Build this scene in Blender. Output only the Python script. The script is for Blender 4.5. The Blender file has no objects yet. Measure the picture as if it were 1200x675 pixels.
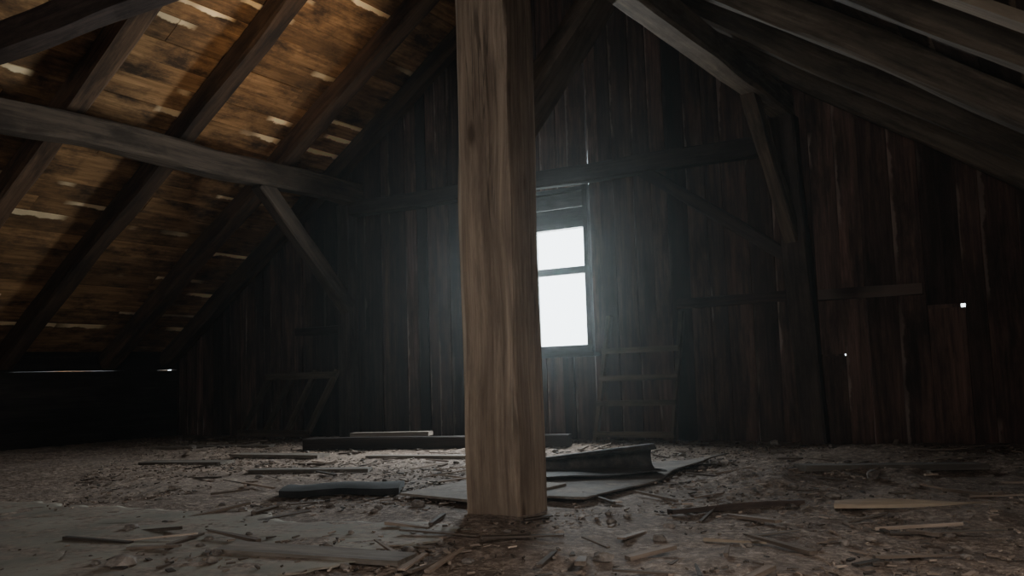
import bpy, math, random
from mathutils import Vector, Matrix, noise
random.seed(7)
scene = bpy.context.scene
COL = bpy.context.collection

# ------------------------------------------------------------------ constants
WY = 6.22          # inside face of far gable
FY = -2.6          # inside face of rear gable
XL, XR = -7.82, 1.05
ZE = 0.70          # eave height
SL = 0.69
XC = (XL + XR) / 2
ZR = ZE + SL * (XC - XL)
def roofz(x):
    return ZE + SL * (x - XL) if x < XC else ZE + SL * (XR - x)

# ------------------------------------------------------------------ materials
def nodes(name):
    m = bpy.data.materials.new(name); m.use_nodes = True
    nt = m.node_tree
    b = nt.nodes['Principled BSDF']
    return m, nt, b
def N(nt, t, **k):
    n = nt.nodes.new(t)
    for a, v in k.items(): setattr(n, a, v)
    return n
def ramp(nt, fac, stops):
    r = N(nt, 'ShaderNodeValToRGB')
    el = r.color_ramp.elements
    while len(el) < len(stops): el.new(.5)
    for e, (p, c) in zip(el, stops):
        e.position = p; e.color = (c[0], c[1], c[2], 1) if isinstance(c, tuple) else (c, c, c, 1)
    nt.links.new(fac, r.inputs[0]); return r.outputs[0]
def noisetex(nt, vec, scale3, detail=5, rough=.6, scale=1.0, dist=0):
    mp = N(nt, 'ShaderNodeMapping'); mp.inputs['Scale'].default_value = scale3
    nt.links.new(vec, mp.inputs[0])
    n = N(nt, 'ShaderNodeTexNoise'); n.inputs['Scale'].default_value = scale
    n.inputs['Detail'].default_value = detail; n.inputs['Roughness'].default_value = rough
    n.inputs['Distortion'].default_value = dist
    nt.links.new(mp.outputs[0], n.inputs['Vector']); return n.outputs[0]
def mix(nt, fac, a, b, mode='MIX'):
    m = N(nt, 'ShaderNodeMix', data_type='RGBA', blend_type=mode)
    for s, v in ((m.inputs[0], fac), (m.inputs[6], a), (m.inputs[7], b)):
        if isinstance(v, (int, float)): s.default_value = v
        elif isinstance(v, tuple): s.default_value = (*v, 1)
        else: nt.links.new(v, s)
    return m.outputs[2]
def mth(nt, op, a, b):
    m = N(nt, 'ShaderNodeMath', operation=op)
    for s, v in zip(m.inputs, (a, b)):
        if isinstance(v, (int, float)): s.default_value = v
        else: nt.links.new(v, s)
    return m.outputs[0]

def wood(name, dark, light, blotch=(0.01, .007, .005), blotch_amt=.6, blotch_lo=.45, blotch_hi=.62,
         bscale=(2.0, 6, 6), sap=None, sap_amt=.5, sap_at=.86, sap_thr=.5, rndrange=(.55, 1.35), bump=.4, dust=None, dust_amt=.5, cracks=0, gscale=38, face_shade=False):
    m, nt, b = nodes(name)
    a = N(nt, 'ShaderNodeAttribute', attribute_name='gc').outputs['Vector']
    r = N(nt, 'ShaderNodeAttribute', attribute_name='rnd').outputs['Fac']
    g = noisetex(nt, a, (2.0, gscale, gscale), 7, .68)
    col = ramp(nt, g, [(.3, dark), (.7, light)])
    g2 = noisetex(nt, a, (.9, 9, 9), 3, .5, dist=.5)
    col = mix(nt, ramp(nt, g2, [(.4, 0.0), (.65, 1.0)]), col, mix(nt, .55, col, dark))
    bl = noisetex(nt, a, bscale, 5, .7)
    bf = ramp(nt, bl, [(blotch_lo, 0.0), (blotch_hi, blotch_amt)])
    col = mix(nt, bf, col, blotch)
    hgt = g
    if sap:
        e = N(nt, 'ShaderNodeAttribute', attribute_name='edge').outputs['Fac']
        s = noisetex(nt, a, (1.3, .3, .3), 2, .5)
        rg = noisetex(nt, a, (6, 6, 6), 4, .6)
        ee = mth(nt, 'ADD', e, mth(nt, 'MULTIPLY', mth(nt, 'SUBTRACT', rg, .5), .5))
        mm = mth(nt, 'MULTIPLY', ramp(nt, ee, [(sap_at, 0.0), (sap_at+.06, 1.0)]), ramp(nt, s, [(sap_thr, 0.0), (sap_thr+.06, sap_amt)]))
        col = mix(nt, mm, col, sap)
    if dust:
        d = noisetex(nt, a, (3, 12, 12), 6, .7)
        col = mix(nt, ramp(nt, d, [(.45, 0.0), (.7, dust_amt)]), col, dust)
    if cracks:
        cr = noisetex(nt, a, (.8, 26, 26), 3, .5, dist=.3)
        cf = ramp(nt, cr, [(.475, 0.0), (.495, cracks), (.505, cracks), (.525, 0.0)])
        gate = ramp(nt, noisetex(nt, a, (1.1, 4, 4), 2, .5), [(.54, 0.0), (.6, 1.0)])
        cf = mth(nt, 'MULTIPLY', cf, gate)
        col = mix(nt, cf, col, (.02, .014, .01))
        v = N(nt, 'ShaderNodeTexVoronoi'); v.inputs['Scale'].default_value = 1.0
        mp = N(nt, 'ShaderNodeMapping'); mp.inputs['Scale'].default_value = (2.6, 7, 7); nt.links.new(a, mp.inputs[0]); nt.links.new(mp.outputs[0], v.inputs['Vector'])
        col = mix(nt, ramp(nt, v.outputs['Distance'], [(.07, .8), (.16, 0.0)]), col, (.05, .03, .02))
        hgt = mth(nt, 'SUBTRACT', g, cf)
    if face_shade:   # painted shade on one face, painted highlight along its edge, to show the corner
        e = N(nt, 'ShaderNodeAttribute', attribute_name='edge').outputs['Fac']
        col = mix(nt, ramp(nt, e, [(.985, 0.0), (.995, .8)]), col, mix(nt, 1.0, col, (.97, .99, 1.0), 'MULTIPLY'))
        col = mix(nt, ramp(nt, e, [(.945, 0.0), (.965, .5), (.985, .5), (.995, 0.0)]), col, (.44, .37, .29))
    mr = N(nt, 'ShaderNodeMapRange'); mr.inputs['To Min'].default_value = rndrange[0]; mr.inputs['To Max'].default_value = rndrange[1]
    nt.links.new(r, mr.inputs[0])
    col = mix(nt, 1.0, col, mr.outputs[0], 'MULTIPLY')
    nt.links.new(col, b.inputs['Base Color'])
    b.inputs['Roughness'].default_value = .88
    b.inputs['Specular IOR Level'].default_value = .2
    bp = N(nt, 'ShaderNodeBump'); bp.inputs['Strength'].default_value = bump; bp.inputs['Distance'].default_value = .006
    nt.links.new(hgt, bp.inputs['Height']); nt.links.new(bp.outputs[0], b.inputs['Normal'])
    return m

M_wall = wood('old_red_brown_boards', (.024, .014, .011), (.145, .078, .058), blotch_amt=.85, blotch_lo=.42, blotch_hi=.66, sap=(.28, .2, .16), sap_amt=.45, sap_at=.88, sap_thr=.54, rndrange=(.3, 1.6), bscale=(1.6, 6, 6))
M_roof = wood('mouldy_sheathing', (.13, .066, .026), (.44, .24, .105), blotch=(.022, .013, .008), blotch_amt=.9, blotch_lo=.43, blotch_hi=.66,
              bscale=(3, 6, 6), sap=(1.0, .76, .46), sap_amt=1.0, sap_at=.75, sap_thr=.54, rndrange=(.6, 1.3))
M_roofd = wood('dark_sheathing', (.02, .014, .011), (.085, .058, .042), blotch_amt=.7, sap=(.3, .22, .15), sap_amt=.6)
M_knee = wood('shade_toned_boards', (.012, .010, .009), (.05, .038, .032), blotch_amt=.7)  # base colour darkened to stand in for shade in the eave corner
M_raft = wood('rafter_wood', (.045, .025, .014), (.14, .08, .045), blotch_amt=.7, bscale=(2, 9, 9))
M_raftr = wood('grey_rafter_wood', (.045, .034, .025), (.165, .125, .09), blotch_amt=.6, bscale=(2, 9, 9))
M_post = wood('post_wood', (.125, .086, .060), (.39, .29, .21), blotch=(.085, .058, .042), blotch_amt=.55, bscale=(2.3, 12, 12), rndrange=(1, 1), bump=.9, cracks=.6, gscale=60, face_shade=True)
M_beam = wood('beam_wood', (.06, .04, .028), (.18, .13, .09), blotch_amt=.6, cracks=.5)
M_tan = wood('tan_beam_wood', (.10, .07, .048), (.32, .235, .16), blotch_amt=.5, cracks=.4)
M_dark = wood('dark_beam_wood', (.03, .021, .017), (.10, .067, .054), blotch_amt=.6)
M_plank = wood('grey_plank', (.10, .082, .068), (.26, .215, .175), blotch_amt=.4, dust=(.2, .165, .135))
M_pale = wood('pale_split_wood', (.25, .185, .13), (.5, .39, .28), blotch_amt=.35, blotch=(.08, .055, .04))
M_chips = wood('chips', (.08, .056, .042), (.38, .29, .225), blotch_amt=.3, rndrange=(.2, 1.5), bump=.2)
M_frame = wood('window_frame_paint', (.05, .055, .055), (.12, .125, .12), blotch_amt=.5)

def simple(name, c1, c2, scale, rough=.8, bump=.3, dist=.01, thr=(.35, .65), dirt=None):
    m, nt, b = nodes(name)
    tc = N(nt, 'ShaderNodeTexCoord').outputs['Object']
    n = noisetex(nt, tc, (1, 1, 1), 8, .65, scale)
    col = ramp(nt, n, [(thr[0], c1), (thr[1], c2)])
    if dirt:
        d = noisetex(nt, tc, (1, 1, 1), 9, .7, 7); dd = noisetex(nt, tc, (1, 1, 1), 10, .75, 30)
        col = mix(nt, ramp(nt, d, [(.44, 0.0), (.58, dirt)]), col, ramp(nt, dd, [(.35, (.05, .035, .028)), (.65, (.32, .235, .18))]))
        n = dd
    nt.links.new(col, b.inputs['Base Color'])
    b.inputs['Roughness'].default_value = rough
    b.inputs['Specular IOR Level'].default_value = .2
    bp = N(nt, 'ShaderNodeBump'); bp.inputs['Strength'].default_value = bump; bp.inputs['Distance'].default_value = dist
    nt.links.new(n, bp.inputs['Height']); nt.links.new(bp.outputs[0], b.inputs['Normal'])
    return m
M_felt = simple('roofing_felt', (.016, .015, .015), (.05, .045, .043), 9, .8, dirt=.25)
M_rub = simple('black_rubber', (.008, .008, .008), (.025, .023, .022), 9, .9)
M_feltdust = simple('dusty_felt', (.07, .06, .052), (.20, .17, .145), 6, .95, dirt=.6)
M_lino = simple('worn_lino', (.15, .135, .108), (.30, .27, .215), 3.5, .9, .3, dirt=.85)
M_ply = simple('plywood', (.13, .105, .085), (.27, .225, .18), 4, .95, .15, dirt=.6)
M_stone = simple('mortar', (.05, .04, .035), (.28, .235, .2), 20, .9, .5)

def floor_mat():
    m, nt, b = nodes('dusty_dirt_floor')
    tc = N(nt, 'ShaderNodeTexCoord').outputs['Object']
    fine = noisetex(nt, tc, (1, 1, 1), 10, .78, 34)
    mid = noisetex(nt, tc, (1, 1, 1), 6, .6, 5)
    big = noisetex(nt, tc, (1, 1, 1), 3, .5, 1.1)
    col = ramp(nt, fine, [(.36, (.045, .030, .022)), (.5, (.25, .18, .137)), (.62, (.60, .47, .375))])
    col = mix(nt, ramp(nt, mid, [(.42, 0.0), (.62, .6)]), col, (.10, .067, .05))
    col = mix(nt, ramp(nt, big, [(.45, 0.0), (.62, .3)]), col, (.36, .29, .24))
    v = N(nt, 'ShaderNodeTexVoronoi'); v.inputs['Scale'].default_value = 60; nt.links.new(tc, v.inputs['Vector'])
    col = mix(nt, ramp(nt, v.outputs['Distance'], [(.08, .6), (.18, 0.0)]), col, (.62, .53, .46))
    nt.links.new(col, b.inputs['Base Color'])
    b.inputs['Roughness'].default_value = .9; b.inputs['Specular IOR Level'].default_value = .2
    bp = N(nt, 'ShaderNodeBump'); bp.inputs['Strength'].default_value = 1.0; bp.inputs['Distance'].default_value = .025
    nt.links.new(fine, bp.inputs['Height']); nt.links.new(bp.outputs[0], b.inputs['Normal'])
    return m
M_floor = floor_mat()

# ------------------------------------------------------------------ mesh collector
class Coll:
    def __init__(s): s.v=[]; s.f=[]; s.gc=[]; s.r=[]; s.e=[]
    def beam(s, p0, p1, w, h, up=(0,0,1), jit=.0, chamf=.0, seg=.15, taper=0, rnd=None, edgefn=False, wav=.0):
        p0=Vector(p0); p1=Vector(p1); d=p1-p0; L=d.length; d.normalize()
        side=d.cross(Vector(up)).normalized(); u=side.cross(d).normalized()
        rnd = random.random() if rnd is None else rnd
        off = random.random()*60
        n=max(1,int(L/seg)) if (jit or wav) else 1
        c=chamf
        if c: prof=[(-w/2+c,-h/2),(w/2-c,-h/2),(w/2,-h/2+c),(w/2,h/2-c),(w/2-c,h/2),(-w/2+c,h/2),(-w/2,h/2-c),(-w/2,-h/2+c)]
        else: prof=[(-w/2,-h/2),(w/2,-h/2),(w/2,h/2),(-w/2,h/2)]
        K=len(prof); base=len(s.v)
        for i in range(n+1):
            t=i/n; k=1-taper*t
            for j,(a,b) in enumerate(prof):
                q=Vector((t*L*1.3+off, j*3.1, off))
                ja=jit*noise.noise(q*1.7)+wav*noise.noise(Vector((t*L*.9,off,1))); jb=jit*noise.noise(q*1.7+Vector((9,9,9)))+wav*noise.noise(Vector((t*L*.9,off,7)))
                s.v.append(p0+d*(t*L)+side*(a*k+ja)+u*(b*k+jb))
                s.gc.append((t*L+off, a+off*.37, b+off*.71)); s.r.append(rnd); s.e.append(a/w+.5)
        for i in range(n):
            for j in range(K):
                j2=(j+1)%K
                s.f.append((base+i*K+j, base+i*K+j2, base+(i+1)*K+j2, base+(i+1)*K+j))
        s.f.append(tuple(base+j for j in reversed(range(K)))); s.f.append(tuple(base+n*K+j for j in range(K)))
    def obj(s, name, mat, parent=None, smooth=False):
        me=bpy.data.meshes.new(name); me.from_pydata([tuple(v) for v in s.v],[],s.f); me.update()
        a=me.attributes.new('gc','FLOAT_VECTOR','POINT'); a.data.foreach_set('vector',[x for g in s.gc for x in g])
        a=me.attributes.new('rnd','FLOAT','POINT'); a.data.foreach_set('value',s.r)
        a=me.attributes.new('edge','FLOAT','POINT'); a.data.foreach_set('value',s.e)
        import bmesh
        bm=bmesh.new(); bm.from_mesh(me); bmesh.ops.recalc_face_normals(bm,faces=bm.faces); bm.to_mesh(me); bm.free()
        me.materials.append(mat)
        o=bpy.data.objects.new(name,me); COL.objects.link(o)
        if parent: o.parent=parent
        return o
def single(name, mat, *a, parent=None, **k):
    c=Coll(); c.beam(*a, **k); return c.obj(name, mat, parent)
def empty(name, loc=(0,0,0)):
    o=bpy.data.objects.new(name,None); COL.objects.link(o); o.location=loc; return o

# ------------------------------------------------------------------ floor
def heap(x, y):
    z = .012*noise.noise(Vector((x*1.3, y*1.3, 3))) + .009*noise.noise(Vector((x*6, y*6, 1))) + .007*noise.noise(Vector((x*17, y*17, 5)))
    for hx, hy, r, a in HEAPS:
        d=((x-hx)**2+(y-hy)**2)/(r*r)
        if d<4: z += a*math.exp(-d*1.5)*(1+.5*noise.noise(Vector((x*9,y*9,2))))
    return z
HEAPS=[(-1.15,3.9,.35,.05),(-.75,4.2,.4,.05),(-.35,3.5,.4,.03),(-4.6,3.3,.4,.02),(-.75,2.25,.3,.02),(-.9,5.3,.5,.05),(-.2,4.9,.5,.05),(-5.5,4.6,.5,.02),(-1.3,2.2,.25,.02)]
st=.03; X0,X1,Y0,Y1=XL-.03,XR+.03,FY-.03,WY+.03
nx=int((X1-X0)/st); ny=int((Y1-Y0)/st)
vs=[]; fs=[]
for j in range(ny+1):
    for i in range(nx+1):
        x=X0+(X1-X0)*i/nx; y=Y0+(Y1-Y0)*j/ny
        vs.append((x,y,heap(x,y)))
for j in range(ny):
    for i in range(nx):
        a=j*(nx+1)+i; fs.append((a,a+1,a+nx+2,a+nx+1))
me=bpy.data.meshes.new('floor'); me.from_pydata(vs,[],fs); me.materials.append(M_floor)
for p in me.polygons: p.use_smooth=True
o=bpy.data.objects.new('floor',me); COL.objects.link(o)

# ------------------------------------------------------------------ gable walls (vertical boards)
WIN=(-4.02,-3.04,.66,1.96)
def gable(name, y, openings, t=.025, s=1, holes=()):
    c=Coll(); x=XL
    bounds=sorted([XL-.1,XR+.1]+[v for o in openings for v in o[:2]]+[h[0] for h in holes])
    edges=[bounds[0]]
    for b in bounds[1:]:
        while b-edges[-1] > .24: edges.append(edges[-1]+random.uniform(.09,.2))
        edges.append(b)
    for x0,x1 in zip(edges,edges[1:]):
        xm=(x0+x1)/2; top=roofz(xm)+.185
        segs=[(-.02,top)]
        for o in openings:
            if o[0]-.001<=x0 and x1<=o[1]+.001: segs=[(-.02,o[2]),(o[3],top)]
        for z0,z1 in segs:
            if z1-z0<.03: continue
            dy=random.uniform(0,.016); g=random.uniform(.002,.008)
            hh=[h for h in holes if abs(h[0]-x1)<.001]
            if hh:
                h=hh[0]; r=h[2]
                c.beam((xm,y+s*(t/2+dy),z0),(xm,y+s*(t/2+dy),h[1]-r),x1-x0-g,t,up=(0,1,0))
                c.beam((xm,y+s*(t/2+dy),h[1]+r),(xm,y+s*(t/2+dy),z1),x1-x0-g,t,up=(0,1,0))
                c.beam((xm-r,y+s*(t/2+dy),h[1]-r),(xm-r,y+s*(t/2+dy),h[1]+r),x1-x0-g-2*r,t,up=(0,1,0))
            else:
                c.beam((xm,y+s*(t/2+dy),z0),(xm,y+s*(t/2+dy),z1),x1-x0-g,t,up=(0,1,0),wav=.006,seg=.5)
    for x0,x1 in zip(edges,edges[1:]):
        if any(abs(x1-v)<.01 for o in openings for v in o[:2]) or x1>XR+.05: continue
        z1=roofz(x1)+.16
        segs=[(-.02,z1)]
        for h in holes:
            if abs(h[0]-x1)<.001: segs=[(-.02,h[1]-h[2]),(h[1]+h[2],z1)]
        for o in openings:
            if o[0]<x1<o[1]: segs=[(-.02,o[2]),(o[3],z1)]
        for a,b in segs:
            c.beam((x1,y+s*(t+.028),a),(x1,y+s*(t+.028),b),.06,.02,up=(0,1,0))
    return c.obj(name,M_wall)
gable('wall_back', WY, [WIN], holes=[(-.49,.85,.012),(-1.21,.57,.006)])
DOOR=(-1.6,-.5,.0,1.6)
gable('wall_front', FY, [DOOR], s=-1)
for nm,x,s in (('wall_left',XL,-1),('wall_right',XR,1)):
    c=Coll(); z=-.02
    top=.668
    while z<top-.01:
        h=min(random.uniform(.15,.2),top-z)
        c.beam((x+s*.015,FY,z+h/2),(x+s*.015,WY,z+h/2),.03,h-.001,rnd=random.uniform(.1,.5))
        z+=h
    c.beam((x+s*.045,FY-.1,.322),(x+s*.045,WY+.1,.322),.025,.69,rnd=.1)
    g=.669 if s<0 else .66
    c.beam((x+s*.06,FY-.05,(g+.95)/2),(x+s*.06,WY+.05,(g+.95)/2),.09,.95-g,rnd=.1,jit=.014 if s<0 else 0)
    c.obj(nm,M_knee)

# ------------------------------------------------------------------ roof sheathing (with an added, unseen fill-light opening in the right slope)
FILL_OPEN=(.86,1.62,.50,1.05)   # y0,y1, distance up the slope s0,s1
def sheath(name, side, mat):
    c=Coll()
    nrm=Vector((SL,0,-1)).normalized() if side<0 else Vector((-SL,0,-1)).normalized()
    xe = XL if side<0 else XR
    k=math.sqrt(1+SL*SL)
    total=(XC-XL)*k+.12
    cuts=[total] if side<0 else [FILL_OPEN[2],FILL_OPEN[3],total]
    s=-.25
    while s<total-.001:
        w=random.uniform(.15,.21)
        nxt=min(q for q in cuts if q>s+.001)
        if s+w>nxt-.05: w=nxt-s
        sm=s+w/2
        px=xe+(-side)*(sm/k); pz=ZE+SL*sm/k
        out=-nrm
        p=Vector((px,0,pz))+out*(.14+random.uniform(0,.01))
        q=p+out*.04
        inside= side>0 and FILL_OPEN[2]-.001<=s and s+w<=FILL_OPEN[3]+.001
        runs=[(FY-.1,WY+.1)] if not inside else [(FY-.1,FILL_OPEN[0]),(FILL_OPEN[1],WY+.1)]
        for ya,yb in runs:
            y=ya
            while y<yb-.02:
                L=random.uniform(2.5,4.2); y2=min(y+L,yb)
                if yb-y2<.5: y2=yb
                c.beam((p.x,y,p.z),(p.x,y2-.004,p.z),w-.002,.024,up=tuple(out),jit=.002,wav=.006,seg=.3)
                y=y2
            c.beam((q.x,ya,q.z),(q.x,yb,q.z),w+(.0 if side>0 and (inside or abs(s+w-FILL_OPEN[2])<.01 or abs(s-FILL_OPEN[3])<.01) else .03),.012,up=tuple(out),rnd=.05)
        s+=w
    return c.obj(name,mat)
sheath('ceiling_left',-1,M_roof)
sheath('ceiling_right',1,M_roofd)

kk=math.sqrt(1+SL*SL); outR=Vector((SL,0,1)).normalized()
def onR(sv,y,o): 
    return Vector((XR-sv/kk,y,ZE+SL*sv/kk))+outR*o
w2=empty('fill_opening')  # out-of-view opening, added to light the post's right face and the floor
c=Coll()
for sv in (FILL_OPEN[2],FILL_OPEN[3]): c.beam(onR(sv,FILL_OPEN[0]-.02,.16),onR(sv,FILL_OPEN[1]+.02,.16),.04,.10,up=tuple(outR),rnd=.5)
for y in (FILL_OPEN[0],FILL_OPEN[1]): c.beam(onR(FILL_OPEN[2],y,.16),onR(FILL_OPEN[3],y,.16),.04,.10,up=tuple(outR),rnd=.5)
c.obj('fill_opening_frame',M_frame,w2)

# ------------------------------------------------------------------ rafters
def rafter(side,y,w=.15,h=.15,mat=M_raft):
    n=Vector((SL,0,-1)).normalized() if side<0 else Vector((-SL,0,-1)).normalized()
    xe=XL if side<0 else XR
    off=-n*(.125-h/2)
    a=Vector((xe+side*.0,y,ZE))+off; b=Vector((XC,y,ZR))+off
    a=a+(b-a).normalized()*.02
    c=Coll(); c.beam(a,b,w,h,up=tuple(-n),jit=.012,wav=.02,chamf=.015)
    return c.obj('roof_rafter',mat)
for y in (5.42,4.40,3.50,2.58,1.6,.6,-.4,-1.5,-2.45): rafter(-1,y,.16)
rafter(-1,6.08,.13)
for y in (5.95,5.05,4.2,3.27,2.43,1.72,.75,-.25,-1.3,-2.45): rafter(1,y,.11,mat=M_raftr)
single('roof_batten',M_pale,tuple(onR(1.75,2.86,-.0)),tuple(onR(.95,2.84,-.0)),.10,.03,up=tuple(outR),jit=.004,rnd=.2)

# ------------------------------------------------------------------ purlins, posts, tie, braces
single('roof_purlin',M_beam,(-5.35,FY+.02,2.17),(-5.35,WY-.01,2.17),.16,.19,jit=.012,wav=.03,chamf=.015,rnd=.2)
single('roof_purlin',M_tan,(-1.78,FY+.02,2.29),(-1.52,WY-.01,2.29),.15,.16,jit=.012,wav=.02,chamf=.015,rnd=.6)
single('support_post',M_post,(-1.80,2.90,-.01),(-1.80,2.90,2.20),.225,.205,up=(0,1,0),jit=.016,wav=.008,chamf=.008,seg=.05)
single('tie_beam',M_dark,(-5.3,2.80,2.48),(-1.5,2.80,2.48),.16,.17,jit=.015,wav=.02,chamf=.015)
gf=empty('gable_frame')
K=dict(parent=gf)
single('head_beam',M_dark,(-5.36,WY-.07,2.03),(-1.52,WY-.07,2.03),.12,.13,jit=.01,wav=.02,chamf=.01,**K)
single('post_1',M_dark,(-5.42,WY-.08,0),(-5.42,WY-.08,2.07),.14,.13,up=(0,1,0),jit=.012,chamf=.012,rnd=.3,**K)
single('post_2',M_dark,(-1.42,WY-.08,0),(-1.50,WY-.08,2.19),.16,.14,up=(0,1,0),jit=.012,chamf=.012,rnd=.5,**K)
single('knee_brace_1',M_beam,(-5.36,5.05,2.10),(-5.40,6.12,1.15),.10,.14,jit=.01,chamf=.01,rnd=.1,**K)
single('knee_brace_2',M_beam,(-1.56,5.55,2.24),(-1.48,6.10,1.35),.09,.11,jit=.01,chamf=.01,rnd=.5,**K)
single('diagonal',M_dark,(-1.50,WY-.05,1.22),(-2.55,WY-.05,1.98),.09,.11,up=(0,1,0),jit=.01,chamf=.01,rnd=.2,**K)
single('rail_1',M_wall,(-2.35,WY-.02,.98),(-1.48,WY-.02,.98),.03,.07,jit=.01,rnd=.3,**K)
single('rail_2',M_wall,(-1.36,WY-.02,.97),(-.72,WY-.02,.965),.03,.07,jit=.01,rnd=.3,**K)
single('rail_3',M_wall,(-6.1,WY-.03,.97),(-5.5,WY-.03,.97),.04,.07,jit=.01,rnd=.1,**K)
single('knee_brace',M_beam,(-1.77,3.00,1.47),(-1.72,3.72,2.23),.11,.15,jit=.01,chamf=.01,rnd=.6)

# ------------------------------------------------------------------ window
w=empty('window_1',(0,0,0))
c=Coll(); x0,x1,z0,z1=WIN; yy=WY+.01
c.beam((x0+.03,yy,z0),(x0+.03,yy,z1),.06,.08,up=(0,1,0)); c.beam((x1-.02,yy,z0),(x1-.02,yy,z1),.04,.08,up=(0,1,0))
c.beam((x0,yy,z0+.03),(x1,yy,z0+.03),.08,.06); c.beam((x0,yy,z1-.025),(x1,yy,z1-.025),.08,.03)
c.beam((x0,yy,1.655),(x1,yy,1.655),.07,.05)
c.beam((x0,yy,1.30),(x1,yy,1.30),.05,.055)
c.beam((-3.55,yy,z0),(-3.55,yy,1.66),.06,.07,up=(0,1,0))
c.beam((x0-.05,yy-.06,z0-.015),(x1+.05,yy-.06,z0-.015),.12,.03)
c.obj('casement_frame',M_frame,w)
c=Coll()
for i,(a,b) in enumerate(((1.690,1.80),(1.803,1.922))):
    c.beam((x0+.02,yy+.03,(a+b)/2),(x1-.02,yy+.03,(a+b)/2),.02,b-a)
c.obj('boarded_transom',M_frame,w)
# ------------------------------------------------------------------ ladder
l=empty('ladder')
c=Coll()
c.beam((-2.95,6.0,.0),(-2.87,6.15,.92),.05,.03,up=(1,0,0),jit=.004,seg=.2,rnd=.4)
c.beam((-2.36,6.0,.0),(-2.30,6.15,.92),.05,.03,up=(1,0,0),jit=.004,seg=.2,rnd=.4)
c.obj('stiles',M_beam,l)
c=Coll()
for z in (.06,.28,.46,.66):
    y=6.0+.15*z/.92
    c.beam((-2.96+.08*z,y-.03,z),(-2.34+.05*z,y-.03,z),.02,.04,rnd=.4)
c.obj('rungs',M_beam,l)
l=empty('slatted_panel')
c=Coll()
for t in (0,.28,.55,.8):
    c.beam((-6.44+t,5.80,.0),(-6.28+t,6.06,.60),.05,.03,up=(0,1,0),jit=.004,seg=.2,rnd=.2)
c.obj('uprights',M_beam,l)
c=Coll()
for z in (.06,.56):
    y=5.80+.26*z/.60
    c.beam((-6.46+.26*z,y-.03,z),(-5.60+.26*z,y-.03,z),.02,.06,rnd=.2)
c.obj('cross_slats',M_beam,l)

# ------------------------------------------------------------------ things on the floor
fz=lambda x,y:heap(x,y)
def lay(name,mat,a,b,w,h,lift=0,**k):
    z0=fz(*a)+h/2+lift; z1=fz(*b)+h/2+lift
    return single(name,mat,(a[0],a[1],z0),(b[0],b[1],z1),w,h,**k)
lay('floor_timber',M_dark,(-4.88,5.05),(-2.96,5.62),.14,.085,jit=.006,chamf=.008,rnd=.05)
lay('loose_plank',M_plank,(-4.65,5.30),(-4.05,5.48),.10,.03,lift=.08,rnd=.9)
lay('loose_plank',M_plank,(-2.20,1.93),(-1.58,2.02),.11,.018,rnd=.8,jit=.004)
lay('loose_plank',M_pale,(-.71,3.28),(-.22,3.36),.06,.022,rnd=.5,jit=.022,taper=.6,seg=.035,lift=.006)
lay('loose_plank',M_pale,(-.93,2.57),(-.76,2.62),.02,.012,rnd=.4,jit=.014,seg=.03,taper=.6)
lay('loose_plank',M_plank,(-1.0,4.0),(-.35,4.6),.10,.025,rnd=.1,jit=.004)
lay('loose_plank',M_dark,(-1.2,3.0),(-.85,3.4),.045,.022,rnd=.9,jit=.016,seg=.05,taper=.4)
lay('loose_plank',M_plank,(-5.2,3.9),(-4.6,4.05),.16,.02,rnd=.15)
lay('loose_plank',M_plank,(-4.9,4.4),(-4.2,4.5),.14,.02,rnd=.7)
lay('loose_plank',M_plank,(-3.9,3.6),(-3.3,3.9),.10,.02,rnd=.2)
lay('loose_plank',M_plank,(-3.9,4.6),(-3.1,4.75),.09,.02,rnd=.9)
lay('loose_plank',M_plank,(-6.3,4.8),(-5.4,5.2),.13,.02,rnd=.5)

def sheet(name,mat,fn,nu=40,nv=40,th=.006,smooth=True):
    vs=[];fs=[]
    for j in range(nv+1):
        for i in range(nu+1):
            vs.append(fn(i/nu,j/nv))
    for j in range(nv):
        for i in range(nu):
            a=j*(nu+1)+i; fs.append((a,a+1,a+nu+2,a+nu+1))
    me=bpy.data.meshes.new(name); me.from_pydata(vs,[],fs); me.materials.append(mat)
    for p in me.polygons: p.use_smooth=smooth
    o=bpy.data.objects.new(name,me); COL.objects.link(o)
    md=o.modifiers.new('thick','SOLIDIFY'); md.thickness=th; md.offset=1
    return o
def nz(x,y,s,k=0): return noise.noise(Vector((x*s,y*s,k)))
def felt1(u,v):
    x=-2.25+.65*u+.05*nz(v*4,0,1,4); y=3.14+(1.0+.75*u)*v+.05*nz(u*4,0,1,5)
    return (x,y,.018+.010*nz(x,y,2.2,8)+.04*max(0,u-.75)/.25*max(0,v-.3))
sheet('roofing_felt_sheet',M_feltdust,felt1)
def felt2(u,v):
    L=.14+.78*u; d=Vector((.78,.62,0)).normalized(); n=Vector((-.62,.78,0))
    base=Vector((-2.30,3.36,.040))+d*L
    r=.022+.038*u
    flat=.30-.10*u
    s=v*.52
    if s<flat: p=base+n*s+Vector((0,0,.014*nz(L,s,4,2)))
    else:
        a=(s-flat)/r
        a=min(a,4.1)
        p=base+n*(flat+r*math.sin(a))+Vector((0,0,r*(1-math.cos(a))))
    return tuple(p)
sheet('roofing_felt_roll',M_felt,felt2,30,60)
def felt3(u,v):
    d=Vector((.85,.52,0)).normalized(); n=Vector((-.52,.85,0))
    L=.52*u
    base=Vector((-2.95,2.88,.016))+d*L
    s=v*.22+.04*nz(u*3,0,1,9)
    z=.008+.012*math.sin(v*3.1)*(1-.3*u)+.008*nz(L,s,5,2)
    p=base+n*s
    return (p.x,p.y,z)
sheet('rubber_mat',M_rub,felt3,24,16,th=.028,smooth=False)
def ply(u,v):
    x=-2.42+.50*u+.05*v; y=3.05+.55*v-.1*u
    return (x,y,.016+.006*v)
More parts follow.
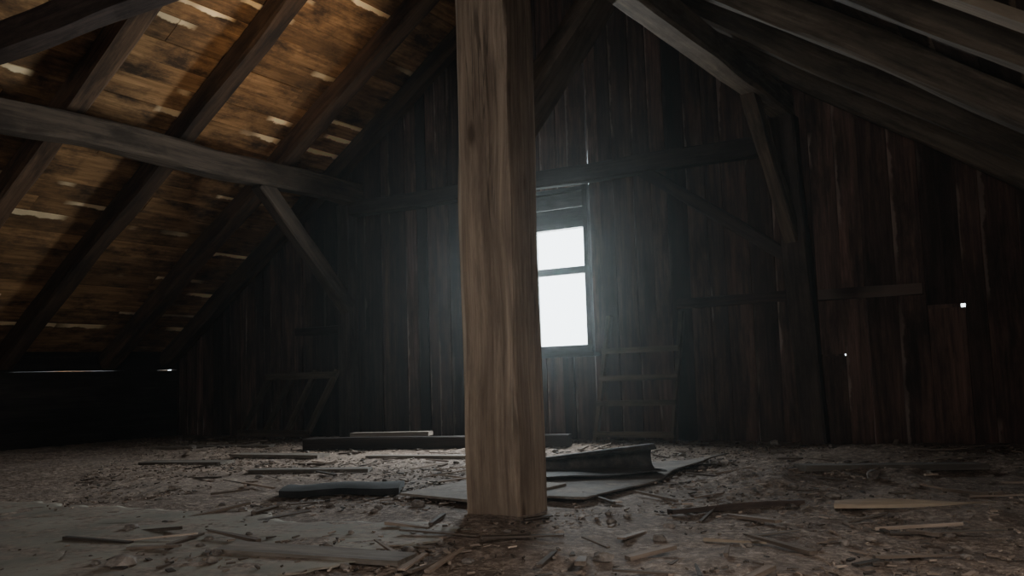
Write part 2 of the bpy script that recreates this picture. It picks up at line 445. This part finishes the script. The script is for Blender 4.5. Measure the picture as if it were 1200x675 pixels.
sheet('plywood_sheet',M_ply,ply,4,4,th=.01,smooth=False)
def lino(u,v):
    x=-4.3+2.6*u+.22*nz(v*4,0,1,1)+.05*nz(v*19,0,1,1); y=1.2+1.2*v+.2*nz(u*6,3,1,2)+.05*nz(u*29,3,1,2)+.12*u
    return (x,y,.003+.004*nz(x,y,3,3))
sheet('linoleum_sheet',M_lino,lino,90,60,th=.003)

# debris
c=Coll()
def blocked(x,y):
    return (abs(x+1.8)<.2 and abs(y-2.9)<.18)
def chip(x,y,L,w,h,lift=0):
    a=random.uniform(0,math.pi); t=random.uniform(-.12,.12)
    z=fz(x,y)+h/2+lift
    dx=math.cos(a)*L/2; dy=math.sin(a)*L/2
    c.beam((x-dx,y-dy,z-t*L*.3),(x+dx,y+dy,z+t*L*.5+.002),w,h,taper=random.uniform(0,.6))
for i in range(16000):
    y=1.3+4.75*random.random()**.8; x=random.uniform(-1.15*y-1.1,-.05)
    if x<XL+.1 or blocked(x,y): continue
    if nz(x,y,1.4,7)+random.uniform(-.35,.35)<.0: continue
    if -4.2<x<-1.7 and y<2.4 and random.random()<.7: continue
    L=random.choice((.008,.010,.012,.012,.015,.018,.022,.035))
    chip(x,y,L*random.uniform(.7,1.4),L*random.uniform(.2,.6),random.uniform(.002,.007),lift=.003)
for i in range(180):
    y=random.uniform(1.8,6); x=random.uniform(-1.15*y-.6,.0)
    if x<XL+.2 or blocked(x,y): continue
    chip(x,y,random.uniform(.06,.30),random.uniform(.006,.03),random.uniform(.004,.012),lift=.006)
deb=c.obj('wood_debris',M_chips)
import bmesh
bm=bmesh.new()
for i in range(220):
    y=1.6+4.4*random.random(); x=random.uniform(-1.1*y-.8,.0)
    if x<XL+.2 or blocked(x,y): continue
    r=random.uniform(.006,.018)
    if random.random()<.08: r*=2
    ret=bmesh.ops.create_icosphere(bm,subdivisions=2,radius=r,matrix=Matrix.Translation((x,y,fz(x,y)+r*.4))@Matrix.Diagonal((random.uniform(.8,1.6),1,.7,1)))
    for v in ret['verts']: v.co+=Vector((noise.noise(v.co*60),noise.noise(v.co*60+Vector((5,5,5))),0))*r*.5
me=bpy.data.meshes.new('rubble'); bm.to_mesh(me); bm.free(); me.materials.append(M_stone)
ro=bpy.data.objects.new('mortar_rubble',me); COL.objects.link(ro); ro.parent=deb

# ------------------------------------------------------------------ haze added to imitate lens glow round the window
bm=bmesh.new(); bmesh.ops.create_cube(bm,size=1)
me=bpy.data.meshes.new('dust'); bm.to_mesh(me); bm.free()
m=bpy.data.materials.new('glow_haze'); m.use_nodes=True; nt=m.node_tree; nt.nodes.clear()
vo=N(nt,'ShaderNodeVolumeScatter'); vo.inputs['Density'].default_value=.0026; vo.inputs['Color'].default_value=(.92,1,1,1); vo.inputs['Anisotropy'].default_value=.82
nt.links.new(vo.outputs[0],N(nt,'ShaderNodeOutputMaterial').inputs['Volume'])
me.materials.append(m)
o=bpy.data.objects.new('glow_haze',me); COL.objects.link(o)
o.location=((XL+XR)/2,(FY+WY)/2,2.0); o.scale=(XR-XL-.02,WY-FY-.02,4.0)

# ------------------------------------------------------------------ light
wd=bpy.data.worlds.new('sky'); scene.world=wd; wd.use_nodes=True
wd.node_tree.nodes['Background'].inputs[0].default_value=(.85,.95,1,1); wd.node_tree.nodes['Background'].inputs[1].default_value=6
def area(name,loc,target,sx,sy,e,col):
    l=bpy.data.lights.new(name,'AREA'); l.shape='RECTANGLE'; l.size=sx; l.size_y=sy; l.energy=e; l.color=col
    o=bpy.data.objects.new(name,l); COL.objects.link(o); o.location=loc
    o.rotation_euler=(Vector(target)-Vector(loc)).to_track_quat('-Z','Y').to_euler(); return o
area('window_daylight',(-3.53,WY+.35,1.25),(-3.53,3,-.1),1.3,1.5,380,(.88,.97,1))
area('doorway_daylight',(-1.05,FY-.3,.9),(-1.6,3,.6),1.1,1.5,36,(1,.91,.82))
sc=onR((FILL_OPEN[2]+FILL_OPEN[3])/2,(FILL_OPEN[0]+FILL_OPEN[1])/2,.19)
area('post_fill_light',tuple(sc),tuple(sc-outR),.50,.70,30,(1,.90,.80))  # added fill lamp, set as the pane of that opening
sp=bpy.data.lights.new('roof_fill_spot','SPOT'); sp.energy=200; sp.color=(1,.73,.44); sp.spot_size=math.radians(45); sp.spot_blend=1; sp.shadow_soft_size=.10  # added spot without a fixture, brightens the upper left roof
o=bpy.data.objects.new('roof_fill_spot',sp); COL.objects.link(o); o.location=(-2.35,3.55,2.85)
o.rotation_euler=(Vector((-4.65,4.5,3.28))-o.location).to_track_quat('-Z','Y').to_euler()

# ------------------------------------------------------------------ camera
cam=bpy.data.cameras.new('camera'); cam.sensor_width=36; cam.lens=36*1060/1200; cam.clip_start=.02
co=bpy.data.objects.new('camera',cam); COL.objects.link(co)
R=Matrix.Rotation(math.radians(31.1),4,'Z')@Matrix.Rotation(math.radians(90+5.55),4,'X')@Matrix.Rotation(math.radians(-1.8),4,'Z')
co.matrix_world=Matrix.Translation((0,0,.5))@R
scene.camera=co
